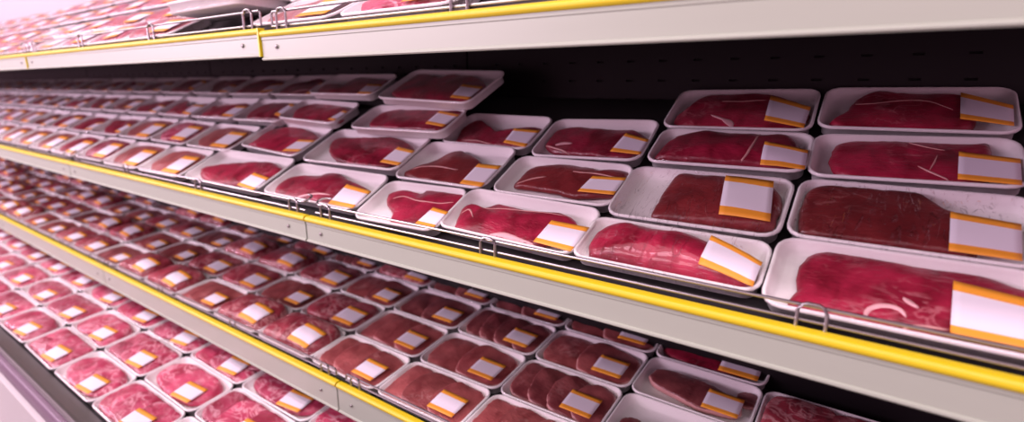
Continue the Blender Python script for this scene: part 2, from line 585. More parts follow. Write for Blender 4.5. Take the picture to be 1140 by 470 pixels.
def traced(key, corners, crop, outline, label, text, top=0.0225, mat='steak', rise=0.0, fats=(), film='film', dome=0.3, rough=0.0012, extra=(), shrink=None, deep=None):
    shrink = shrink or (1.03 if key[0] in 'AB' else 1.01 if key in ('C2', 'C3', 'D3') else .985 if key == 'C1' else .96)
    x0, y0, sc = CROP[crop]
    c = [MID.unp(*q, raise_h=rise) for q in corners]
    UL, UR, LR, LL = c
    deep = deep or (1.06 if key[0] == 'A' else 1.035 if key[0] == 'B' else 1.03 if key[0] == 'C' else 1.01 if key[0] == 'D' else .96)
    ctr = sum(c) / 4
    gap = {'C2': .016, 'D2': .018, 'C3': .012, 'E2': .010, 'F2': .004, 'B2': .006}.get(key, 0) * S
    LR, LL = LR - np.array([0, gap]), LL - np.array([0, gap])
    c = [UL, UR, LR, LL]
    ctr = sum(c) / 4
    W = (np.linalg.norm(UR - UL) + np.linalg.norm(LR - LL)) / 2 * shrink
    D = ((UL + UR)[1] - (LL + LR)[1]) / 2 * deep
    e = (UR - UL) + (LR - LL)
    t = math.atan2(e[1], e[0])
    ct, st = math.cos(-t), math.sin(-t)

    def loc(pts, up=0.0):
        q = np.array([MID.unp(x0 + a / sc, y0 + b / sc, raise_h=rise + up) for a, b in pts]) - ctr
        return np.c_[q[:, 0] * ct - q[:, 1] * st, q[:, 0] * st + q[:, 1] * ct]

    def clip(q, m=0.0085):
        return np.c_[np.clip(q[:, 0], -W / 2 + m, W / 2 - m), np.clip(q[:, 1], -D / 2 + m, D / 2 - m)]
    up = max(0.0, (top - H0) * 0.5)
    pcs = [Piece(clip(loc(outline, up)), top, dome=dome, seed=len(PACKS), mat=mat, rough=rough)]
    for ol, tp, mt, nm in extra:
        pcs.append(Piece(clip(loc(ol, up)), tp, dome=dome, seed=len(PACKS) + 50, mat=mt, name=nm))
    fl = [(0, clip(loc(f, up)), hw) for f, hw in fats]
    root = make_pack(W, D, H0, pcs, clip(loc(label, up + 0.001), 0.002), film, fl)
    place(root, MID, ctr[0], ctr[1], t, rise)
    tag(root, text, 'meat pack', MIDG)
    PACKS[key] = (root, W, D, ctr)
    return root


def at_mid(x, d):
    return project(MID.p(x * S, d * S, MID.tray_h))


traced('A1', [(867, 264), at_mid(.245, .245), at_mid(.25, .05), (851, 334)], 'c1',
       [(105, 250), (120, 215), (135, 190), (133, 150), (145, 115), (175, 85), (215, 60), (260, 62), (310, 72), (400, 82), (480, 92), (560, 100), (650, 110), (720, 130), (780, 150), (830, 165), (881, 185), (960, 215), (980, 300), (960, 420), (880, 400), (760, 380), (640, 355), (560, 340), (450, 318), (350, 305), (250, 290), (160, 270)],
       [(650, 185), (920, 252), (915, 418), (638, 365)],
       'nearest white tray with a large red steak showing a pale bone ring', top=0.021,
       fats=[([(372, 296), (364, 281), (378, 265), (410, 257), (450, 261), (480, 274), (497, 297)], 0.0036), ([(487, 232), (505, 246), (538, 268)], 0.0036), ([(465, 332), (520, 320), (600, 328), (640, 334)], 0.0016), ([(300, 295), (320, 292), (330, 296)], 0.002)])
traced('A2', [(892, 199), at_mid(.245, .458), at_mid(.25, .258), (879, 259)], 'c5',
       [(105, 310), (110, 270), (110, 220), (125, 150), (155, 110), (210, 88), (330, 90), (450, 96), (560, 105), (600, 98), (650, 108), (700, 150), (780, 195), (850, 225), (900, 260), (900, 400), (760, 385), (600, 368), (480, 355), (300, 338), (180, 325)],
       [(775, 225), (1085, 275), (1090, 435), (768, 390)],
       'smooth brownish steak filling its white tray, directly behind the bone ring steak', top=0.027, mat='deep', film='film_w', dome=0.18, rough=0.0006)
traced('A3', [(908.6, 149), (1138, 155), (1142, 207), (901, 193)], 'c4',
       [(80, 340), (85, 300), (110, 265), (160, 238), (210, 240), (300, 238), (400, 245), (500, 258), (560, 252), (640, 248), (690, 240), (715, 265), (725, 310), (740, 340), (720, 400), (580, 430), (450, 425), (300, 412), (180, 402), (110, 380)],
       [(583, 312), (822, 340), (830, 450), (578, 418)],
       'white tray of dark steak crossed by thin straight fat lines, third row back', top=0.024,
       fats=[([(390, 275), (440, 288), (530, 300)], 0.0012), ([(425, 365), (470, 385), (560, 415)], 0.0016), ([(470, 380), (490, 350), (500, 322)], 0.0012)])
traced('A4', [(920, 98.7), (1127, 97), (1138, 147.5), (914, 139)], 'c4',
       [(75, 190), (100, 165), (150, 130), (180, 95), (250, 62), (360, 68), (480, 70), (580, 75), (620, 85), (640, 110), (660, 160), (640, 205), (500, 218), (400, 216), (250, 212), (120, 208)],
       [(590, 82), (795, 130), (798, 210), (588, 185)],
       'white tray of dark steak with one curved fat line, against the dark back panel', top=0.027,
       fats=[([(160, 115), (260, 125), (380, 108), (470, 115), (560, 145)], 0.0013)])
traced('B1', [(664, 244), (863, 266), (836, 329), (637, 279)], 'c2',
       [(62, 290), (65, 255), (90, 222), (150, 198), (220, 190), (300, 200), (370, 225), (430, 255), (500, 290), (560, 330), (590, 350), (560, 395), (520, 405), (440, 390), (350, 370), (250, 345), (150, 320), (100, 308)],
       [(448, 262), (605, 330), (575, 402), (408, 350)],
       'front white tray of bulging bright red steak under film with glossy streaks', top=0.042, film='film_w', dome=0.5)
traced('B2', [(702, 183), (887, 201), (862, 259), (682, 237)], 'c2',
       [(255, 190), (270, 150), (300, 100), (330, 60), (360, 35), (430, 30), (500, 38), (560, 50), (620, 75), (660, 105), (680, 140), (660, 200), (620, 220), (520, 215), (400, 205), (320, 195)],
       [(492, 75), (640, 90), (628, 213), (470, 195)],
       'white tray with brown-red steak cut straight and an empty white end', top=0.034, mat='deep', film='film_w', dome=0.35)
traced('B3', [(739, 142.5), (905, 148), (896, 191), (721, 178)], 'c3',
       [(20, 375), (25, 350), (70, 300), (130, 265), (220, 245), (330, 240), (450, 238), (520, 240), (570, 240), (620, 255), (660, 285), (680, 320), (670, 360), (620, 410), (490, 415), (380, 400), (250, 395), (120, 388)],
       [(515, 315), (705, 335), (690, 435), (488, 415)],
       'white tray of thick steak parted by one pale fat seam, third row', top=0.037, dome=0.4,
       fats=[([(495, 262), (470, 320), (440, 365), (400, 395)], 0.0022)])
traced('B4', [(757, 100.5), (911.6, 99), (902.6, 144), (741.7, 140)], 'c3',
       [(130, 225), (110, 200), (130, 170), (190, 130), (240, 95), (310, 78), (420, 80), (520, 85), (600, 95), (660, 115), (710, 150), (700, 200), (600, 235), (400, 238), (280, 235), (180, 230)],
       [(540, 108), (715, 155), (685, 245), (512, 215)],
       'white tray of dark steak with a pinkish bone patch, by the dark back panel', top=0.026,
       fats=[([(330, 205), (360, 215), (375, 228)], 0.007), ([(280, 190), (320, 200), (360, 215)], 0.003), ([(330, 130), (430, 128), (520, 125)], 0.0014)])
traced('C1', [(516, 207), (672, 233), (640.5, 285), (492, 251)], 'c7',
       [(470, 265), (480, 220), (500, 180), (540, 162), (595, 180), (650, 162), (720, 175), (800, 195), (880, 200), (940, 205), (985, 225), (990, 260), (930, 300), (820, 355), (740, 345), (600, 310), (530, 290)],
       [(890, 250), (1050, 280), (970, 382), (812, 340)],
       'front white tray of red steak, pale fat on its front edge, by the bulging pack',
       fats=[([(605, 300), (680, 296), (750, 325), (812, 352)], 0.006), ([(500, 205), (540, 185), (555, 230)], 0.002), ([(600, 190), (700, 192), (800, 205), (960, 222)], 0.0012)])
traced('C2', [(582, 174), (711, 183), (679, 226), (546, 206)], 'c6',
       [(350, 365), (375, 330), (405, 295), (450, 280), (560, 272), (640, 265), (690, 280), (740, 300), (780, 305), (810, 290), (850, 295), (880, 310), (840, 350), (800, 400), (640, 410), (520, 390), (420, 375)],
       [(705, 338), (852, 345), (795, 420), (638, 405)],
       'white tray of brownish red steak with ragged upper edge and short fat streak', mat='deep',
       fats=[([(372, 362), (440, 342), (500, 332)], 0.0024), ([(620, 318), (720, 322), (800, 335)], 0.0018)])
traced('C3', [(620, 132), (731.5, 134), (717.5, 175), (590, 170)], 'c6',
       [(480, 160), (510, 130), (550, 118), (630, 108), (700, 115), (800, 118), (880, 120), (930, 140), (960, 160), (930, 200), (860, 240), (740, 238), (640, 228), (540, 220), (490, 195)],
       [(850, 150), (975, 180), (910, 245), (780, 230)],
       'white tray of dark steak with a bright pink fatty corner next to the dark gap', fats=[([(540, 196), (570, 190), (615, 192)], 0.005), ([(495, 190), (530, 205), (600, 225)], 0.002)])
traced('D1', [(427, 200), (527, 210), (493, 261), (386.6, 239)], 'c7',
       [(195, 240), (205, 200), (180, 160), (190, 120), (240, 108), (300, 112), (335, 118), (370, 100), (430, 98), (490, 115), (550, 120), (540, 150), (480, 190), (430, 220), (320, 265), (260, 258)],
       [(390, 195), (480, 218), (432, 290), (310, 265)],
       'front white tray of red two-lobed steak leaving its left end bare', shrink=.88, fats=[([(215, 150), (270, 140), (330, 170), (420, 172), (490, 165)], 0.0015)])
traced('D2', [(470.6, 156), (579.6, 165), (544, 206), (445, 193.6)], 'c8',
       [(560, 405), (590, 385), (650, 365), (700, 340), (770, 315), (810, 325), (860, 360), (880, 380), (840, 420), (790, 450), (700, 440), (620, 425)],
       [(849, 378), (947, 387), (883, 469), (778, 452)],
       'white tray of pointed brown-red steak with a pale line across, second row back', mat='deep', fats=[([(600, 392), (680, 380), (770, 398)], 0.0018)])
traced('D3', [(522, 126.6), (615, 129), (587, 167.5), (491.5, 156)], 'c6',
       [(100, 175), (110, 140), (150, 100), (200, 80), (240, 100), (275, 130), (310, 130), (360, 118), (430, 112), (490, 118), (480, 150), (430, 190), (310, 195), (220, 190), (150, 182)],
       [(365, 130), (475, 138), (410, 212), (315, 192)],
       'white tray of dark steak with a humped end and wide bare back rim, third row', fats=[([(130, 172), (200, 175), (260, 188)], 0.002)])
traced('E1', [(322, 181), (441, 192), (392, 239), (297, 212)], 'c11',
       [(100, 170), (110, 135), (170, 105), (250, 95), (330, 95), (345, 85), (420, 85), (450, 110), (500, 130), (560, 165), (540, 190), (450, 200), (360, 250), (260, 240), (180, 225), (130, 200)],
       [(455, 152), (570, 185), (490, 268), (365, 245)],
       'front white tray of red steak with notched top edge behind the shelf seam', fats=[([(185, 215), (250, 198), (320, 192), (370, 195)], 0.003)])
traced('E2', [(374, 144.5), (488.5, 146), (442, 192), (336.6, 174)], 'c8',
       [(280, 310), (285, 285), (330, 270), (430, 270), (530, 268), (590, 290), (600, 310), (570, 345), (480, 375), (400, 372), (320, 355), (290, 335)],
       [(550, 315), (620, 330), (555, 385), (480, 372)],
       'white tray of smooth dark red oval steak, second row behind the notched steak', rise=0.008)
traced('E3', [(414, 117.7), (530, 116), (490, 150.4), (389, 140)], 'c8',
       [(435, 225), (440, 205), (480, 175), (540, 165), (580, 150), (650, 142), (740, 145), (790, 165), (780, 190), (700, 235), (650, 238), (540, 235), (470, 232)],
       [(705, 180), (785, 195), (715, 240), (650, 228)],
       'raised white tray of dull red steak, third row, its end jutting over the gap', rise=0.036)
traced('E4', [(452.8, 76), (558.5, 79), (533, 114.7), (423, 110)], 'c8',
       [(515, 100), (520, 80), (560, 45), (620, 28), (660, 28), (700, 45), (740, 30), (800, 25), (850, 45), (875, 75), (860, 100), (810, 135), (740, 135), (640, 132), (560, 125)],
       [(790, 80), (865, 90), (810, 138), (742, 130)],
       'topmost white tray of two-lobed dark steak at the end of the back row', rise=0.064)
traced('F1', [(240, 163), (326, 176), (292, 215.5), (208, 199)], 'c12',
       [(365, 375), (370, 345), (420, 330), (500, 322), (580, 318), (651, 315), (690, 335), (700, 355), (650, 385), (560, 400), (480, 410), (400, 395)],
       [(590, 370), (650, 392), (600, 445), (520, 420)],
       'front white tray of glossy bright red steak beside the paler packs')
traced('F2', [(303.8, 132.5), (378, 140), (326, 176), (271, 160)], 'c8',
       [(0, 300), (-40, 310), (0, 285), (40, 255), (100, 232), (200, 238), (250, 270), (250, 300), (180, 320), (100, 330), (0, 320)],
       [(180, 288), (250, 292), (190, 335), (115, 330)],
       'white tray of dark red steak, second row behind the glossy front steak', rise=0.006)
traced('F3', [(332, 110), (395, 113), (380, 140), (313, 130)], 'c8',
       [(145, 200), (160, 170), (220, 145), (300, 140), (360, 160), (385, 190), (330, 215), (240, 212), (180, 208)],
       [(345, 178), (390, 185), (335, 220), (285, 212)],
       'white tray of dark oval steak, third row, left of the raised dull steak', rise=0.036)
traced('F4', [(369, 83), (442, 81), (418.5, 107), (344, 103)], 'c8',
       [(215, 95), (260, 72), (330, 72), (390, 48), (450, 42), (510, 55), (520, 75), (470, 110), (400, 122), (300, 120), (240, 115)],
       [(435, 80), (490, 82), (455, 118), (385, 122)],
       'white tray of long dark steak, back row, left of the topmost tray', rise=0.060)


# ------------------------------------------------------------------ kinds of pack that repeat
def unit(poly, W, D):
    return np.array([(u * W / 2, v * D / 2) for u, v in poly])


def oval(cu, cv, ru, rv, W, D, rot=0.0, sq=2.4, jit=0.05, seed=0):
    r = np.random.default_rng(seed)
    out = []
    for k in range(14):
        a = 2 * PI * k / 14
        c, s = math.cos(a), math.sin(a)
        q = (abs(c) ** sq + abs(s) ** sq) ** (-1 / sq) * (1 + r.uniform(-jit, jit))
        x, y = q * c * ru * W / 2, q * s * rv * D / 2
        out.append((cu * W / 2 + x * math.cos(rot) - y * math.sin(rot), cv * D / 2 + x * math.sin(rot) + y * math.cos(rot)))
    m = 0.008
    return [(min(max(x, -W / 2 + m), W / 2 - m), min(max(y, -D / 2 + m), D / 2 - m)) for x, y in out]


def quad_at(cx, cy, w, h, rot=0.0):
    c, s = math.cos(rot), math.sin(rot)
    return [(cx + a * c - b * s, cy + a * s + b * c) for a, b in ((-w / 2, h / 2), (w / 2, h / 2), (w / 2, -h / 2), (-w / 2, -h / 2))]


LW, LD = 0.352 * 1.105 * S * 0.988, 0.2048 * 1.105 * S * 0.985


def chops(spec, seed, mat='chop', rim='rind', film='film', label=(0.50, -0.30), name='chop', W=LW, D=LD, lab=(0.066, 0.058), lrot=0.0, H=H0):
    """spec: (cu, cv, ru, rv, rot, top, lean)"""
    pcs = []
    for i, (cu, cv, ru, rv, rot, top, lean) in enumerate(spec):
        pcs.append(Piece(oval(cu, cv, ru, rv, W, D, rot, seed=seed * 17 + i), top, lean=(lean * 1.5, 0.02), dome=0.22, seed=seed * 31 + i, mat=mat, rim=rim, name=name, base=0.005))
    q = quad_at(label[0] * W / 2, label[1] * D / 2, *lab, lrot) if label else None
    return make_pack(W, D, H, pcs, q, film, band=.2)


PROTO = {
    'three chops': lambda: chops([(-.60, .0, .40, .98, .10, .022, -.08), (-.06, .0, .46, .98, .06, .025, -.10), (.52, .02, .48, .95, .0, .023, -.08)], 1),
    'three thick chops': lambda: chops([(-.62, .05, .40, .95, -.1, .026, .05), (-.05, -.02, .46, .98, -.12, .028, -.08), (.54, -.02, .47, .94, -.1, .025, -.10)], 2),
    'two broad chops': lambda: chops([(-.42, .0, .60, .98, .04, .021, -.05), (.38, .0, .62, .96, -.06, .024, -.07)], 3),
    'two dark chops': lambda: chops([(-.45, .0, .56, .96, .15, .020, -.05), (.34, .02, .64, .97, .1, .022, -.06)], 4, mat='liver'),
    'overlapping chops': lambda: chops([(-.60, .06, .42, .90, .25, .023, -.10), (-.17, .0, .42, .95, .2, .025, -.12), (.25, -.03, .42, .95, .2, .026, -.12), (.64, .0, .38, .88, .1, .023, -.1)], 5, mat='liver'),
    'marbled pork': lambda: chops([(-.38, .0, .62, .97, .1, .034, -.03), (.42, .0, .58, .95, -.1, .030, -.03)], 6, mat='heap', rim=None, film='film_w', name='pork_slice', lab=(.076, .068)),
    'one long fillet': lambda: chops([(-.05, -.05, .84, .56, -.18, .026, .0), (.80, .45, .2, .35, 0, .016, 0)], 7, mat='liver', rim='rind', name='fillet'),
    'heaped pork': lambda: chops([(-.30, .0, .72, 1.04, .03, .046, .02), (.35, .0, .68, 1.04, .0, .050, -.04)], 8, mat='heap', rim=None, film='film_w', name='pork_slice', lab=(.076, .068)),
}
WW, WD = 0.3808 * 1.25 * S * 0.987, 0.1641 * 1.25 * S * 0.985
for nm, sp in {
    'pink pork neck slices': [(-.52, .0, .5, .97, .1, .027, -.05), (.0, .0, .5, .98, .05, .030, -.05), (.54, .0, .5, .96, 0, .027, -.05)],
    'a pink pork slab': [(.0, .0, .97, .95, .0, .028, .0)],
    'pork chunks': [(-.62, .38, .38, .62, .3, .030, 0), (-.55, -.45, .44, .56, 0, .028, 0), (-.05, .35, .44, .65, .2, .036, 0), (.05, -.45, .44, .54, -.2, .030, 0), (.55, .38, .44, .65, .1, .033, 0), (.62, -.45, .4, .54, .2, .028, 0)],
    'streaky pork pieces': [(-.4, .05, .58, .92, .3, .029, 0), (.42, .0, .56, .95, -.3, .033, 0)],
}.items():
    PROTO[nm] = (lambda sp=sp, nm=nm: chops(sp, 20 + len(nm), mat='neck', rim=None, name='pork_slice', W=WW, D=WD, label=(.42, -.38), lab=(.080, .056), lrot=.1))
PW, PD = 0.42 * S, 0.195 * S
PROTO['dark offcuts'] = lambda: chops([(-.62, -.35, .20, .42, .2, .024, 0), (-.22, -.45, .26, .36, .1, .022, 0), (.35, -.40, .40, .42, -.1, .024, 0)], 44, mat='liver', rim=None, name='offcut')
PROTO['a pale veal slice'] = lambda: chops([(-.05, .0, .90, .92, .0, .022, .0)], 40, mat='pale', rim=None, name='steak', W=PW, D=PD, label=(.48, -.25), lab=(.084, .072))
PROTO['pale veal slices'] = lambda: chops([(-.35, .03, .58, .9, .1, .022, .0), (.35, .0, .58, .92, .0, .024, -.05)], 41, mat='pale', rim='rind', name='steak', W=PW, D=PD, label=(.5, -.25), lab=(.084, .072))
PROTO['red steak'] = lambda: chops([(-.06, .0, .86, .88, .05, .024, .0)], 42, mat='steak', rim=None, name='steak', W=PW, D=PD, label=(.52, -.25), lab=(.084, .072))
PROTO['bright rosy veal'] = lambda: chops([(-.3, .0, .55, .82, .1, .030, .0), (.35, .0, .5, .8, .1, .028, .0)], 43, mat='neck', rim=None, film='film_w', name='steak', W=PW, D=PD, label=(.48, -.2), lab=(.084, .07))
SIZE = {k: ((LW, LD) if i < 8 else (WW, WD) if i < 12 else (PW, PD)) for i, k in enumerate(PROTO)}
SIZE['dark offcuts'] = (LW, LD)
made = {}


def fresh(kind):
    """first use builds the pack, later uses copy it with its parts"""
    if kind in PACKS:
        r, w, d, _ = PACKS[kind]
        return copy_pack(r), w, d
    if kind not in made:
        made[kind] = PROTO[kind]()
        return (made[kind], *SIZE[kind])
    return (copy_pack(made[kind]), *SIZE[kind])


ORD = 'first second third fourth fifth sixth seventh eighth ninth tenth eleventh twelfth thirteenth fourteenth fifteenth sixteenth seventeenth eighteenth nineteenth twentieth'.split()
ORD += ['twenty-' + o for o in ORD[:9]] + ['thirtieth'] + ['thirty-' + o for o in ORD[:9]]
ROWN = ['front row', 'second row', 'third row', 'fourth row']
STEAKS = ['C2', 'D1', 'D2', 'D3', 'E1', 'E2', 'E3', 'E4', 'F1', 'F2', 'F4', 'C1', 'red steak']


def in_view(P, m=45):
    x, y = project(P)
    return -m < x < 1140 + m and -m < y < 470 + m


def put(kind, shelf, x, d, W, D, shelf_name, row, nth, group, t=0.0, rise=0.0, look=None, label=None, pitch=0.0):
    r, w, dd = fresh(kind)
    place(r, shelf, x, d, t, rise, (W / w, D / dd, 1), pitch)
    look = look or kind
    r['label'] = label or f'white tray of {look}, {shelf_name}, {ROWN[row]}, {ORD[nth]} from the near end'
    r['category'] = 'meat pack'
    r['group'] = group
    return r


# middle shelf, away from the camera: rows of red steaks, paler packs at the front
rowd = [0.155, 0.378, 0.60, 0.822]
near_count = [6, 6, 6, 5]          # packs of each row already traced above (the back row has one more at its near end)
for row in range(4):
    fr, fw, _, fc = PACKS['F%d' % (row + 1)]
    x = (fc[0] - fw / 2) / S - 0.022
    n = near_count[row]
    rise = [0.0, 0.005, 0.020, 0.034][row]
    while True:
        w = 0.425 + rng.uniform(-.01, .01)
        xc = x - w / 2
        P = MID.p(xc * S, rowd[row] * S, 0.02 + rise)
        if not in_view(P) or n > 34:
            break
        k = n - 6
        if row == 0:
            kind = ['a pale veal slice', 'pale veal slices', 'bright rosy veal', 'red steak', 'pale veal slices', 'a pale veal slice'][k % 6]
        elif row == 1:
            kind = ['a pale veal slice', 'bright rosy veal', 'pale veal slices', 'E2', 'F2', 'red steak', 'D2'][k % 7]
        else:
            kind = STEAKS[(k * 5 + row * 3) % len(STEAKS)]
        put(kind, MID, xc * S, (rowd[row] + (rng.uniform(-.004, .004) if row < 2 else 0)) * S, w * S * 0.99, 0.214 * S, 'middle shelf', row, n, MIDG, t=rng.uniform(-.02, .02), rise=rise,
            look=kind if kind not in PACKS else 'dark red steak')
        n += 1
        x -= w + 0.006
put('red steak', MID, 0.475 * S, 0.80 * S, 0.40 * S, 0.20 * S, 'middle shelf', 3, 0, MIDG, label='white tray of red steak in the back row, cut by the edge of the photo')

# lower shelf
LOWG = 'meat packs on the lower shelf'
lx0, lwd, ldd = -1.609 * 1.105, 0.352 * 1.105, 0.2048 * 1.105
NEAR = {(0, 0): ('three chops', 'three sliced chops side by side, front row on the lower shelf above the rail bolts'),
        (1, 0): ('three thick chops', 'three thick rosy chops, front row on the lower shelf, nearest whole pack'),
        (2, 0): ('three chops', 'chops cut off by the photo bottom, nearest pack of the lower front row'),
        (-1, 0): ('heaped pork', 'tall heaped marbled pork bulging under film, front row of the lower shelf'),
        (-2, 0): ('heaped pork', 'second heaped marbled pork pack bulging under film, farther along the lower front row'),
        (0, 1): ('three thick chops', 'three chops, second row on the lower shelf behind the side by side chops'),
        (1, 1): ('two broad chops', 'two broad brownish chops, second row on the lower shelf'),
        (2, 1): ('overlapping chops', 'overlapping chops with pale rims, second row on the lower shelf'),
        (3, 1): ('dark offcuts', 'mostly bare white tray with dark offcuts at the photo bottom'),
        (0, 2): ('two dark chops', 'two dark chops, third row on the lower shelf'),
        (1, 2): ('overlapping chops', 'dark overlapping chop ends, third row on the lower shelf'),
        (2, 2): ('two broad chops', 'two large smooth chops with pale edges, third row on the lower shelf'),
        (3, 2): ('one long fillet', 'one slanting streaky fillet with bare white rim behind it, lower shelf'),
        (4, 2): ('marbled pork', 'streaked dark red meat at the near end of the lower shelf'),
        (1, 3): ('two dark chops', 'dark chops half hidden under the middle rail, left of the ringed chops'),
        (2, 3): ('two broad chops', 'ringed chops half hidden under the middle rail'),
        (3, 3): ('red steak', 'flat red steak half hidden under the middle rail beside the black gap')}
for row in range(4):
    i = {0: 2, 1: 3, 2: 4, 3: 3}[row]
    n = 0
    while True:
        xc, dc = lx0 + (i + 0.5) * lwd, (row + 0.5) * ldd
        P = LOW.p(xc * S, dc * S, 0.02)
        if not in_view(P, 60) or n > 30:
            break
        if (i, row) in NEAR:
            kind, text = NEAR[(i, row)]
            put(kind, LOW, xc * S, (dc + (.006 if row == 0 else 0)) * S, LW, LD * (.95 if row == 0 else 1), '', row, n, LOWG, t=rng.uniform(-.015, .015), label=text if not text.startswith(('mostly',)) else text)
        else:
            kind = ['marbled pork', 'two broad chops', 'heaped pork', 'two dark chops', 'marbled pork', 'three thick chops', 'heaped pork'][(i * 3 + row * 2) % 7] if i < -2 else ['marbled pork', 'two broad chops', 'marbled pork', 'overlapping chops'][(i + row * 3) % 4]
            put(kind, LOW, xc * S, (dc + (.006 if row == 0 else 0)) * S, LW, LD * (.95 if row == 0 else 1), 'lower shelf', row, n, LOWG, t=rng.uniform(-.02, .02))
        n += 1
        i -= 1

# bottom well
WELG = 'pink pork packs in the bottom well'
wx0, wwd, wdd = -2.1374 * 1.25, 0.3808 * 1.25, 0.1641 * 1.25
for row in range(4):
    n = 0
    i = 2
    while n < 18:
        j = row - 1
        xc, dc = wx0 + (i + 0.5) * wwd, (j + 0.5) * wdd
        px, py = project(WELL.p(xc * S, dc * S, 0.02))
        if px < -60:
            break
        if px < 420 and py < 520:
            kind = ['pink pork neck slices', 'a pink pork slab', 'pork chunks', 'streaky pork pieces'][(i * 3 + row) % 4]
            put(kind, WELL, xc * S, dc * S, WW, WD, 'bottom well', row, n, WELG, t=rng.uniform(-.015, .015))
            n += 1
        i -= 1

# top shelf
TOPG = 'meat packs on the top shelf'
for row in range(4):
    x = -0.83
    n = 0
    while n < 24:
        w = 0.54 if (row == 0 and n == 2) else 0.43
        xc = x - w / 2
        px, py = project(TOP.p(xc * S, rowd[row] * S, 0.02))
        if px < -50:
            break
        if py > -60:
            lean = row == 0 and n == 2
            kind = (['bright rosy veal', 'marbled pork', 'pale veal slices', 'streaky pork pieces', 'marbled pork'] if row < 2 else ['marbled pork', 'bright rosy veal', 'pork chunks', 'marbled pork', 'streaky pork pieces'])[(n * 2 + row) % 5]
            if lean:
                put(kind, TOP, xc * S, (rowd[row] + .01) * S, 0.52 * S, 0.205 * S, '', row, n, TOPG, rise=0.032, pitch=-0.5, label='tilted pack leaning on the top shelf wire, showing its pale outer tray wall')
            else:
                put(kind, TOP, xc * S, rowd[row] * S, w * S * 0.975, 0.211 * S, 'top shelf', row, n, TOPG, t=rng.uniform(-.01, .01), rise=[0, 0.0, .012, .026][row])
            n += 1
        x -= w + 0.006

# ------------------------------------------------------------------ shelves, rails, wire guards
SEAM, SEC = -1.535, 2.22
WALL_Y = 1.84


def shelf_section(shelf, yf, zt, zb, x0, x1, text, end_cap):
    root = empty('display_shelf', Matrix.Translation((x1 * S, yf * S, EYE + zt * S)))
    inv = lambda x, y, z: (x * S - x1 * S, (y - yf) * S, (z - zt) * S)
    x0, x1b = x0 + .004, x1 - .004
    # board along the slope
    d0 = ((yf + 0.012) * S - shelf.o[1]) / shelf.s[1]
    d1 = ((WALL_Y - 0.02) * S - shelf.o[1]) / shelf.s[1]
    mb = MB()
    v = []
    for x in (x0 * S, x1b * S):
        for d in (d0, d1):
            for h in (0, -0.012):
                v.append(shelf.p(x, d, h) - np.array([x1 * S, yf * S, EYE + zt * S]))
    mb.add(v, [(0, 1, 3, 2), (4, 6, 7, 5), (0, 4, 5, 1), (2, 3, 7, 6), (0, 2, 6, 4), (1, 5, 7, 3)])
    mb.build('shelf_board', 'board', root)
    P = lambda pts: [((y) * S, (z) * S) for y, z in pts]
    X0, X1 = (x0 - x1) * S, (x1b - x1) * S
    hgt = zb - zt
    MB().prism(X0, X1, P([(.012, -.003), (.012, -.016), (.004, -.018), (.003, hgt), (-.005, hgt - .001), (-.0075, hgt + .002), (-.0065, hgt + .006), (-.0025, hgt + .008), (-.0025, -.028), (-.004, -.026), (-.004, -.0185)])).build('price_rail', 'rail', root)
    MB().prism(X0, X1, P([(.014, .001), (.014, -.003), (.0, -.018), (-.0045, -.018), (-.007, -.0165), (-.009, -.0125), (-.0095, -.009), (-.0085, -.0055), (-.0055, -.002), (-.0015, .0005)])).build('yellow_strip', 'yellow', root, smooth=True, auto=50)
    if end_cap:
        MB().box(X1 - .004 * S, X1 + .003 * S, -.009 * S, .012 * S, hgt * S, 0).build('yellow_end_cap', 'yellow', root)
    for bx in (x1 - .10, x0 + .075):
        mb = MB()
        bz = -.47 * (zt - zb) - 0.008
        c = np.array([(bx - x1) * S, -.0025 * S, bz * S])
        seg = 12
        rings = [(.0, .0062), (-.0030, .0062), (-.0048, .0048), (-.0055, .0022)]
        vv, ff = [], []
        for dy, r in rings:
            vv += [c + np.array([math.cos(2 * PI * k / seg) * r, dy, math.sin(2 * PI * k / seg) * r]) * S for k in range(seg)]
        for i in range(len(rings) - 1):
            ff += [(i * seg + k, i * seg + (k + 1) % seg, (i + 1) * seg + (k + 1) % seg, (i + 1) * seg + k) for k in range(seg)]
        ff.append(tuple(range((len(rings) - 1) * seg, len(rings) * seg)))
        mb.add(vv, ff)
        mb.build('bolt', 'bolt', root, smooth=True)
    tag(root, text, 'shelf', 'display shelves with white price rails')
    return root


def wire_guard(root, yf, zt, x0, x1, up, curl):
    T = lambda x, y, z: ((x - x1) * S, y * S, z * S)
    y = .020
    r = .0036 * S
    a, b = x0 + .035, x1 - .035
    if curl:
        pts = [T(a + .026, y + .038, up + .015), T(a + .008, y + .036, up + .015), T(a - .006, y + .028, up + .013), T(a - .010, y + .014, up + .008), T(a - .003, y + .003, up + .002), T(a + .012, y, up),
               T(b - .012, y, up), T(b + .003, y + .003, up + .002), T(b + .010, y + .014, up + .008), T(b + .006, y + .028, up + .013), T(b - .008, y + .036, up + .015), T(b - .026, y + .038, up + .015)]
    else:
        pts = [T(a - .006, y, .012), T(a - .006, y, up - .006), T(a, y, up), T(b, y, up), T(b + .006, y, up - .006), T(b + .006, y, .012)]
    g = MB().tube(pts, r).tube([T(a - .006, y, .012), T(b + .006, y, .012)], r).build('wire_guard', 'chrome', root, smooth=True)
    for off in (.085, .745, 1.465, 2.13):
        x = x0 + off
        w = .023
        MB().tube([T(x - w, y - .006, -.004), T(x - w, y - .006, up - .008), T(x - w + .006, y - .006, up + .002), T(x - w + .014, y - .006, up + .006), T(x + w - .014, y - .006, up + .006), T(x + w - .006, y - .006, up + .002), T(x + w, y - .006, up - .008), T(x + w, y - .006, -.004)], r).build('hairpin_clip', 'chrome', g, smooth=True)
    g['label'] = 'chrome wire guard'


